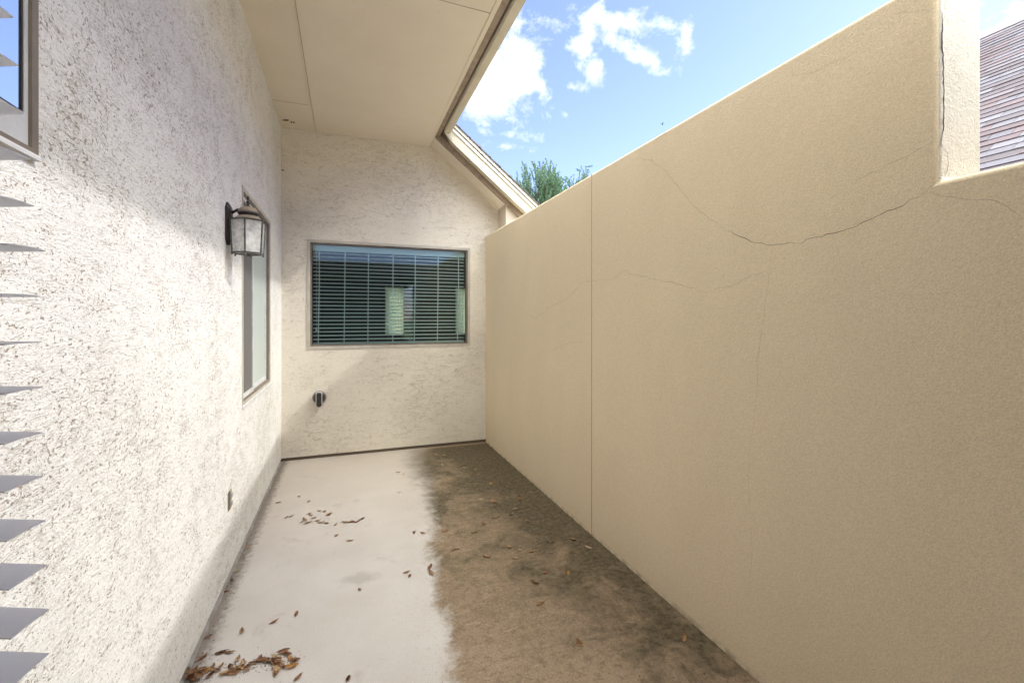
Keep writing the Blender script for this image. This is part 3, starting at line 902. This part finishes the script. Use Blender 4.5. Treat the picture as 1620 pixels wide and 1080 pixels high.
# back plate, bevelled octagon
bm = bmesh.new()
def octo(x, hw, hh, ch, zc): return [bm.verts.new((x, LY+a*1.0, zc+b)) for a, b in ((-hw+ch,-hh),(hw-ch,-hh),(hw,-hh+ch),(hw,hh-ch),(hw-ch,hh),(-hw+ch,hh),(-hw,hh-ch),(-hw,-hh+ch))]
zc = cz+.505
a = octo(XL, .050, .112, .03, zc); b_ = octo(XL+.008, .050, .112, .03, zc); c = octo(XL+.022, .026, .088, .014, zc)
for u, v in ((a, b_), (b_, c)):
    for k in range(8): bm.faces.new([u[k], u[(k+1)%8], v[(k+1)%8], v[k]])
bm.faces.new(c); bm.faces.new(a)
obj('back_plate', bm, 'bronze', ln)
bm = bmesh.new()
tube(bm, [(XL+.02, LY, cz+.565), (XL+.05, LY, cz+.585), (XL+.078, LY, cz+.583), (LX, LY, cz+.568)], [.007,.007,.007,.006], 10)
obj('arm', bm, 'bronze', ln, smooth=True)
bm = bmesh.new(); lathe(bm, [(.050,0),(.048,.012),(.036,.026),(.018,.034),(.010,.036)], (LX, LY, cz+.570), 32)
obj('cap', bm, 'lamp_dusty', ln, smooth=True)
bm = bmesh.new(); lathe(bm, [(.020,-.030),(.036,-.020),(.048,-.006),(.051,0)], (LX, LY, cz+.569), 32)
obj('cap_bowl', bm, 'bronze', ln, smooth=True)
bm = bmesh.new(); lathe(bm, [(.072,0),(.068,.007),(.048,.022),(.026,.031),(.020,.034)], (LX, LY, z1+.002), 32)
obj('shade_dome', bm, 'lamp_dusty', ln, smooth=True)
bm = bmesh.new(); lathe(bm, [(.007,0),(.009,.006),(.005,.012),(.009,.020),(.010,.026),(.005,.032),(.007,.044),(.006,.052),(.002,.058)], (LX, LY, cz+.603), 12)
obj('finial', bm, 'bronze', ln, smooth=True)
# hexagonal cage
rad_t, rad_b = .088, .078
def hexp(r, z, off=0): return [Vector((LX + r*math.cos(R(60*k+30+off)), LY + r*math.sin(R(60*k+30+off)), z)) for k in range(6)]
T, Bt = hexp(rad_t, z1), hexp(rad_b, z0)
bm = bmesh.new()
for k in range(6):
    tube(bm, [Bt[k], T[k]], .0045, 6)
    tube(bm, [T[k], T[(k+1)%6]], .0050, 6); tube(bm, [Bt[k], Bt[(k+1)%6]], .0045, 6)
    tube(bm, [Bt[k] + Vector((0,0,-.012)), Bt[k]+Vector((0,0,.002))], .0045, 6)
lathe(bm, [(.006,-.012),(.008,0),(.022,.004)], (LX, LY, z0-.004), 10)
for k in range(3):
    tube(bm, [Bt[k], Vector((LX, LY, z0)), Bt[k+3]], .002, 6)
lathe(bm, [(.086,-.001),(.090,.003),(.072,.008)], (LX, LY, z1), 6, rot=Matrix.Rotation(R(30), 3, 'Z'))
obj('cage', bm, 'cage_metal', ln)
for k in range(6):
    bm = bmesh.new()
    ins = .985
    def sh(p, z): return Vector((LX+(p.x-LX)*ins, LY+(p.y-LY)*ins, z))
    q = [sh(Bt[k], z0+.003), sh(Bt[(k+1)%6], z0+.003), sh(T[(k+1)%6], z1-.003), sh(T[k], z1-.003)]
    bm.faces.new([bm.verts.new(p) for p in q])
    obj('glass_panel', bm, 'lamp_glass', ln)
bm = bmesh.new(); lathe(bm, [(.012,.06),(.013,.045),(.022,.03),(.029,.012),(.030,0),(.026,-.014),(.014,-.026),(.004,-.030)], (LX, LY, z0+.075), 20)
obj('bulb', bm, 'bulb', ln, smooth=True)
bm = bmesh.new(); lathe(bm, [(.015,0),(.015,.045)], (LX, LY, z0+.128), 16)
obj('socket', bm, 'pale_edge', ln)

# ------------------------------------------------------------------ uncovered outlet
q = on_x(363, 789, XL)
ol = thing('power_outlet', 'uncovered electrical outlet low on the left wall', 'outlet', (XL, q.y, q.z))
y, z = q.y, q.z
obj('recess', B(XL+.0005, XL+.002, y-.040, y-.016, z-.055, z+.045), 'dark_gap', ol)
obj('mounting_strap', B(XL+.0022, XL+.006, y-.020, y+.020, z-.052, z+.050), 'brass_strap', ol)
obj('plaster_patch', PR([(y-.03, z+.051), (y+.034, z+.051), (y+.036, z+.078), (y+.018, z+.08)], 'x', XL+.001, XL+.004), 'pale_edge', ol)
for dz in (.020, -.022):
    bm = B(XL+.004, XL+.016, y-.013, y+.017, z+dz-.014, z+dz+.014)
    bmesh.ops.bevel(bm, geom=bm.edges[:], offset=.004, segments=2, affect='EDGES')
    obj('receptacle', bm, 'grey_plastic', ol)

# ------------------------------------------------------------------ faucet cover
q = on_y(505, 629, YB-.03)
fc = thing('faucet_cover', 'small black domed faucet cover on the end wall below the window', 'faucet cover', (q.x, YB, q.z))
rot = Matrix.Rotation(R(90), 3, 'X')       # local z -> -y
bm = bmesh.new(); lathe(bm, [(.066,0),(.066,.004),(.060,.010),(.052,.034),(.040,.055),(.024,.068),(.010,.072)], (q.x, YB-.001, q.z), 28, rot=rot)
obj('dome', bm, 'black_plastic', fc, smooth=True)
bm = bmesh.new(); lathe(bm, [(.058,0),(.0635,.004),(.056,.0045)], (q.x, YB-.012, q.z), 28, rot=rot, cap=False)
obj('rim_ring', bm, 'grey_plastic', fc, smooth=True)
bm = bmesh.new()
box(bm, q.x-.024, q.x+.024, YB-.098, YB-.02, q.z-.082, q.z+.058)
bmesh.ops.bevel(bm, geom=bm.edges[:], offset=.010, segments=3, affect='EDGES')
obj('strap_block', bm, 'black_plastic', fc)
for s in (-1, 1):
    bm = bmesh.new()
    box(bm, q.x+s*.0265-.003, q.x+s*.0265+.003, YB-.090, YB-.03, q.z-.058, q.z+.056)
    obj('edge_trim', bm, 'pale_edge', fc)
obj('top_trim', B(q.x-.022, q.x+.022, YB-.088, YB-.03, q.z+.0585, q.z+.064), 'grey_plastic', fc)

# ------------------------------------------------------------------ mud nests
def nest(px, py, plane, r, label, elong=1.0):
    p = on_z(px, py, ZS) if plane == 'z' else on_y(px, py, YB)
    bm = bmesh.new()
    for k in range(4):
        c = p + Vector((random.uniform(-1,1)*r*elong, random.uniform(-.5,.2)*r if plane == 'z' else 0, random.uniform(-.4,.4)*r if plane != 'z' else -.002))
        m_ = Matrix.Translation(c) @ Matrix.Diagonal((r*random.uniform(.5,.9), r*random.uniform(.5,.9), r*random.uniform(.4,.8), 1))
        bmesh.ops.create_icosphere(bm, subdivisions=2, radius=1, matrix=m_)
    for v in bm.verts: v.co += Vector((random.uniform(-1,1), random.uniform(-1,1), random.uniform(-1,1)))*r*.12
    o = obj('wasp_nest', bm, 'nest', None)
    return tag(o, label, 'nest', 'dark mud nests in the corner')
nest(453, 190, 'z', .014, 'larger left nest of dark mud under the soffit by the back corner', 1.2)
nest(462.5, 193, 'z', .013, 'dark mud nest under the soffit, right of the larger one')
nest(448, 190, 'z', .006, 'tiny dark mud speck under the soffit in the very corner')
nest(447, 269, 'y', .008, 'small dark mud speck in the wall corner well below the soffit')

# ------------------------------------------------------------------ neighbour's house
nh = thing('neighbor_house', 'neighbouring house with mottled mauve shingle roof beyond the low wall', 'house', (7, 2, 0))
RP = 40; XRG = 7.0; ZRG = CAMH + .468*XRG; XEV = 4.1; ZEV = ZRG - (XRG-XEV)*math.tan(R(RP))
upn = Vector((math.cos(R(RP)), 0, math.sin(R(RP))))
pal = [(.27*c[0]+.01, .275*c[1]+.01, .31*c[2]+.01) for c in [(.27,.22,.235), (.36,.31,.325), (.33,.31,.345), (.42,.40,.425), (.30,.215,.22), (.36,.27,.275), (.38,.36,.385), (.27,.23,.24)]]
shingles('roof', nh, (XEV, -7, ZEV+.05), (XEV, 11, ZEV+.05), upn, (XRG-XEV)/math.cos(R(RP)), .094, .27, .007, pal, 11)
bm = bmesh.new()
prism(bm, [(XEV+.01, ZEV-.02), (XEV+.01, ZEV+.045), (XRG, ZRG+.045), (2*XRG-XEV, ZEV+.03), (2*XRG-XEV, ZEV-.02)], 'y', -7, 11)
obj('roof_deck', bm, 'frame_brown', nh)
bm = bmesh.new()
prism(bm, [(XRG-.16, ZRG-.075), (XRG, ZRG+.085), (XRG+.16, ZRG-.075), (XRG+.15, ZRG-.10), (XRG, ZRG+.055), (XRG-.15, ZRG-.10)], 'y', -7.02, 11.02)
obj('ridge_cap', bm, mat('ridge', painted((.26,.22,.24), (.2,.17,.185), 5), rough=.9), nh)
obj('wall', B(XEV+.5, 2*XRG-XEV-.5, -6.6, 10.6, -.05, ZEV-.02), 'tan_render', nh)
obj('fascia', B(XEV-.02, XEV+.008, -7, 11, ZEV-.12, ZEV+.045), 'white_metal', nh)

# ------------------------------------------------------------------ trees
def tree(label, base, top, spread, nb_, seed, shape):
    rnd = random.Random(seed)
    t = thing('oak_tree', label, 'tree', base, 'trees beyond the courtyard')
    base = Vector(base); H = top - base.z
    bmT = bmesh.new(); bmL = bmesh.new()
    trunk_top = base + Vector((.1, .1, H*.55))
    tube(bmT, [base, base+Vector((.06,-.04,H*.2)), base+Vector((-.03,.05,H*.4)), trunk_top, base+Vector((.0,.1,H*.78))], [.16,.14,.12,.09,.04], 10)
    def leaf(p, d, s):
        side = d.cross(Vector((rnd.uniform(-1,1), rnd.uniform(-1,1), rnd.uniform(-1,1)))).normalized()
        n = d.normalized()
        a = p; b = p+n*s*.5+side*s*.24; c = p+n*s; e = p+n*s*.5-side*s*.24
        bmL.faces.new([bmL.verts.new(x) for x in (a, b, c, e)])
    for k in range(nb_):
        # a limb goes to a random place inside the crown, then shoots point up and out
        an = rnd.uniform(0, 2*math.pi); rr = spread*math.sqrt(rnd.random())
        hz = shape(rr/spread, an, rnd)
        end = Vector((base.x + rr*math.cos(an), base.y + rr*math.sin(an), base.z + H*hz))
        st = base + Vector((0, .05, H*rnd.uniform(.45, .72)))
        mid = st.lerp(end, .5) + Vector((rnd.uniform(-.1,.1), rnd.uniform(-.1,.1), -.08))
        tube(bmT, [st, mid, end], [.028, .016, .005], 5)
        for s in range(9):
            f = rnd.uniform(.45, 1.0)
            p = (st.lerp(mid, f*2) if f < .5 else mid.lerp(end, f*2-1))
            d = (Vector((rnd.uniform(-1,1), rnd.uniform(-1,1), rnd.uniform(.1,1.5))) + (end-st).normalized()*.9).normalized()
            L = rnd.uniform(.18, .50)
            tip = p + d*L + Vector((0,0,-.02))
            if tip.z > top: tip.z = top - rnd.random()*.1
            tube(bmT, [p, tip], [.005, .002], 3)
            n = int(L/.017)
            for i in range(n):
                q = p.lerp(tip, (i+1)/n)
                for _ in range(2):
                    dd = (d*.6 + Vector((rnd.gauss(0,.8), rnd.gauss(0,.8), rnd.gauss(.15,.7)))).normalized()
                    leaf(q, dd, rnd.uniform(.035, .065))
    obj('trunk', bmT, 'bark', t)
    obj('crown', bmL, 'leaf_green', t)
def dome(u, an, rnd):
    bump = .06*math.sin(an*3+1) + .04*math.sin(an*7)
    return min(1.0, .98 - .20*u*u + bump*.5 - rnd.random()**2*.42)
d = ray(852, 300); D1 = 13.5
tree('bushy green tree rising just right of the far roof slope', (d.x*D1, d.y*D1, -.06), CAMH+.350*D1, 1.12, 230, 21, dome)
d = ray(921, 300); D2 = 15.0
tree('smaller green treetop peeking over the wall right of the bushy tree', (d.x*D2, d.y*D2, -.06), CAMH+.338*D2, .60, 90, 4, dome)

# ------------------------------------------------------------------ bird
q = Vector((0,0,CAMH)) + ray(1048, 197)*38
bm = bmesh.new()
bmesh.ops.create_uvsphere(bm, u_segments=10, v_segments=8, radius=1, matrix=Matrix.Translation(q) @ Matrix.Rotation(R(30), 4, 'Z') @ Matrix.Diagonal((.11, .045, .045, 1)))
for s in (-1, 1):
    a = q + Vector((.04, 0, .02)); b2 = q + Vector((-.05, 0, .02)); c = q + Vector((-.05, s*.12, .13)); e = q + Vector((.02, s*.10, .12)); f = q+Vector((-.10, s*.20, .10))
    v = [bm.verts.new(x) for x in (a, b2, c, f, e)]
    bm.faces.new(v)
tag(obj('bird', bm, 'nest', None), 'tiny dark bird flying just above the tan wall', 'bird')

# ------------------------------------------------------------------ fallen leaves
def leaf_mesh(seed, L=.045, W=.017, curl=.006):
    rnd = random.Random(seed); me = bpy.data.meshes.new('fallen_leaf'); bm = bmesh.new()
    n = 8; rows = []
    for i in range(n+1):
        t = i/n; wd = W*math.sin(math.pi*min(1, t*.96+.02))**.8*(1+.1*rnd.uniform(-1,1))
        x = L*(t-.5); zc = curl*(2*t-1)**2*rnd.uniform(.8,1.2)
        fold = curl*rnd.uniform(.5, 1.0)
        rows.append([bm.verts.new((x, -wd/2, zc+fold)), bm.verts.new((x, -wd/4, zc+fold*.3)), bm.verts.new((x, 0, zc)), bm.verts.new((x, wd/4, zc+fold*.3)), bm.verts.new((x, wd/2, zc+fold))])
    for a, b in zip(rows, rows[1:]):
        for k in range(4): bm.faces.new([a[k], a[k+1], b[k+1], b[k]])
    tube(bm, [(-L*.5, 0, curl), (-L*.5-.008, .001, curl*1.2)], .0006, 5)
    r = bmesh.ops.solidify(bm, geom=bm.faces[:], thickness=.0005)
    bm.to_mesh(me); bm.free(); return me
LM = {}
for kind in ('leaf_dry', 'leaf_pale'):
    LM[kind] = []
    for s in range(5):
        me = leaf_mesh(s+(10 if kind == 'leaf_pale' else 0), .040+.006*(s%3), .018+.004*(s%2), .0012+.0012*(s%3)); me.materials.append(M[kind]); LM[kind].append(me)
rnd = random.Random(99)
def leaf(px, py, label, group, kind='leaf_dry', sc=1.0, lift=0.0):
    p = on_z(px, py, .002+lift)
    o = bpy.data.objects.new('fallen_leaf', rnd.choice(LM[kind])); COL.objects.link(o)
    o.location = p; o.rotation_euler = (rnd.uniform(-.15,.15), rnd.uniform(-.12,.12), rnd.uniform(0, 6.28))
    o.location.z = .004 + lift
    k = sc*rnd.uniform(.8, 1.15); o.scale = (k, k, k)
    tag(o, label, 'leaf', group)
    return o
# near drift: a line of leaves from the wall foot towards the middle
NG = 'leaves of the near drift'
def NLf(a, kind):
    tone = 'dry brown leaf' if kind == 'leaf_dry' else 'pale tan leaf'
    if a < 335: return tone + ' heaped at the wall-foot end of the near drift'
    if a < 385: return tone + ' in the thin left stretch of the near drift'
    if a < 430: return tone + ' in the middle stretch of the near drift'
    return tone + ' in the clump at the right end of the near drift'
def nleaf(a, b, kind, sc, lift): leaf(a, b, NLf(a, kind), NG, kind, sc, lift)
line = [(300,1068),(318,1060),(345,1058),(372,1060),(395,1052),(410,1050),(428,1044),(445,1046),(458,1040)]
for k in range(34):
    i = rnd.randrange(len(line)-1); t = rnd.random()
    a, b = line[i], line[i+1]
    nleaf(a[0]+(b[0]-a[0])*t+rnd.gauss(0,5), a[1]+(b[1]-a[1])*t+rnd.gauss(0,5), 'leaf_dry' if rnd.random() < .6 else 'leaf_pale', .95, rnd.random()*.004)
for k in range(12):
    nleaf(305+rnd.gauss(3,8), 1066+rnd.gauss(0,4), 'leaf_dry', .95, rnd.random()*.015)
for (a, b) in ((436,1046),(468,1042),(461,1053),(437,1056),(437,1062),(448,1030),(455,1034)): nleaf(a, b, 'leaf_pale' if b > 1050 else 'leaf_dry', 1.1, .004)
for (a, b, lb) in ((350,1032,'flat brown leaf lying just above the near drift, left of a similar one'),(363,1032,'flat brown leaf lying just above the near drift, right of a similar one'),
                (376,1043,'thin pale leaf between the near drift and the pair of flat leaves'),(383,998,'slim rust leaf alone on the slab above the near drift'),(433,984,'small dark curled leaf alone right of the slim rust one'),
                (329,1007,'narrow leaf against the foot of the left wall, low in the photo'),(320,1040,'long leaf leaning at the wall foot above the near drift'),(471,1072,'small rust leaf at the very bottom edge, right of the drift'),
                (551,1073,'small dark fragment at the bottom edge under the bare slab'),(469,971,'pale tan leaf alone on the bare slab')):
    leaf(a, b, lb, None)
# middle cluster
for (a, b) in ((453,819),(461,816),(477,825),(483,822),(488,826),(492,815),(489,811),(505,808),(512,808),(519,815),(522,813),(503,824),(508,826),(517,828),(531,829),(545,825),(550,826),(555,825),(560,825),(568,824),(573,821),(497,819),(484,828)):
    leaf(a+rnd.uniform(-1,1), b+rnd.uniform(-1,1), 'dry leaf at the %s of the loose cluster midway along the bare slab' % ('left end' if a < 480 else 'right end' if a > 528 else 'upper middle' if b < 818 else 'lower middle'), 'leaves of the middle cluster', 'leaf_dry' if rnd.random() < .75 else 'leaf_pale', .95)
# scattered leaves over the bare slab
for (a, b, lb) in ((441,756,'brown leaf by the left wall foot near the back corner'),(473,785,'small leaf above the middle cluster'),(488,793,'slim tan leaf just above the middle cluster'),(440,795,'leaf left of the middle cluster'),
                (532,847,'tilted rust leaf below the middle cluster, left of another'),(553,855,'rust leaf below the middle cluster, right of another'),(643,905,'larger brown leaf with a fragment beside it near the stain edge'),(648,911,'curled leaf touching the larger brown leaf near the stain edge'),
                (569,932,'slim rust leaf on the grey scuff mark'),(630,747,'tiny brown leaf on the far slab, left of its twin'),(638,750,'tiny brown leaf on the far slab, right of its twin'),(632,779,'flat brown leaf on the slab near the far stain edge'),
                (655,842,'brown leaf crossing the stain edge, left of a similar one'),(669,843,'brown leaf at the stain edge, right of a similar one'),(393,865,'curled leaf at the foot of the left wall midway'),(374,903,'leaf at the foot of the left wall below midway'),
                (368,917,'crushed leaf low at the foot of the left wall'),(358,935,'dark leaf low at the foot of the left wall under the crushed one')):
    leaf(a, b, lb, None, 'leaf_dry' if rnd.random() < .8 else 'leaf_pale', .9)
# leaves on the stained part
DG = 'leaves scattered over the mossy stain'
for k, (a, b, c_) in enumerate(((690,719,1),(702,720,1),(735,740,1),(752,743,2),(748,761,2),(758,750,0),(777,765,1),(802,770,1),(822,784,0),(700,735,1),(783,789,0),(823,790,2),(785,818,0),(809,813,2),(815,805,2),
                 (834,824,1),(765,828,0),(705,839,0),(717,870,0),(724,867,0),(871,858,2),(806,865,2),(823,870,2),(842,872,1),(907,853,0),(931,866,1),(815,883,1),(847,921,0),(898,906,1),(856,955,1),(917,1017,1),(1082,1009,1),
                 (741,753,0),(712,757,1),(686,762,0),(770,880,0),(750,842,1),(781,794,0),(863,905,0),(680,897,0),(682,906,0))):
    lb = {0: 'small brown leaf lying somewhere on the dark mossy stain', 1: 'small orange leaf lying somewhere on the dark mossy stain', 2: 'small bleached pale leaf lying somewhere on the dark mossy stain'}[c_]
    tone = ('small brown leaf', 'small orange leaf', 'bleached pale leaf')[c_]
    if b < 745: where = 'in the dark moss by the back wall'
    elif b < 800: where = 'on the far moss left of the pale streaks' if a < 745 else 'on the far moss beside the tan wall'
    elif b < 850: where = 'on the brown stain near its left edge' if a < 760 else 'on the brown stain right of its middle'
    elif b < 900: where = 'on the stain below its middle, near its left edge' if a < 760 else 'on the stain between its middle and the tan wall'
    else: where = 'low on the brown stain, towards the viewer'
    lb = tone + ' lying ' + where
    if (a, b) == (856, 955): lb = 'orange leaf alone in the middle of the lighter near stain'
    if (a, b) == (1082, 1009): lb = 'rust leaf nearest the foot of the tan wall at lower right'
    if (a, b) == (847, 921): lb = 'dark rust leaf standing on edge mid stain'
    if (a, b) == (871, 858): lb = 'pale curved leaf in the centre of the mossy stain'
    if (a, b) == (917, 1017): lb = 'small leaf at the bottom centre of the stain'
    leaf(a, b, lb, DG, 'leaf_pale' if c_ else 'leaf_dry', 1.1 if b > 900 else 1.05)
# crumbs of leaf litter: nobody could count them
bm = bmesh.new()
def crumb(p, s):
    d = Vector((rnd.gauss(0,1), rnd.gauss(0,1), 0)).normalized(); n = Vector((-d.y, d.x, 0))
    h = Vector((0, 0, s*.35))
    v = [bm.verts.new(x) for x in (p-d*s, p+n*s*.5, p+d*s, p-n*s*.5, p+h)]
    for k in range(4): bm.faces.new([v[k], v[(k+1)%4], v[4]])
for k in range(420):
    i = rnd.randrange(len(line)-1); t = rnd.random(); a, b = line[i], line[i+1]
    crumb(on_z(a[0]+(b[0]-a[0])*t+rnd.gauss(2,10), a[1]+(b[1]-a[1])*t+rnd.gauss(0,7), .001), rnd.uniform(.0012, .004))
for k in range(160): crumb(on_z(rnd.uniform(470,575), rnd.gauss(824,5), .001), rnd.uniform(.001, .0035))
for k in range(380): crumb(Vector((XL+abs(rnd.gauss(.012,.03)), rnd.uniform(1.2, 4.95), .001)), rnd.uniform(.0015, .006))
for k in range(500): crumb(Vector((rnd.uniform(XL+.05, XR-.02), rnd.uniform(1.2, 4.95), .001)), rnd.uniform(.001, .003))
for k in range(300): crumb(Vector((XR-abs(rnd.gauss(0,.3))-.01, rnd.uniform(1.2, 4.9), .001)), rnd.uniform(.0015, .006))
for k in range(160): crumb(Vector((rnd.uniform(XL+.02, XR-.02), YB-abs(rnd.gauss(0,.02))-.005, .001)), rnd.uniform(.002, .006))
tag(obj('leaf_litter', bm, 'crumb'), 'fine crumbs of dead leaf and dirt strewn over the patio slab', 'litter', kind='stuff')
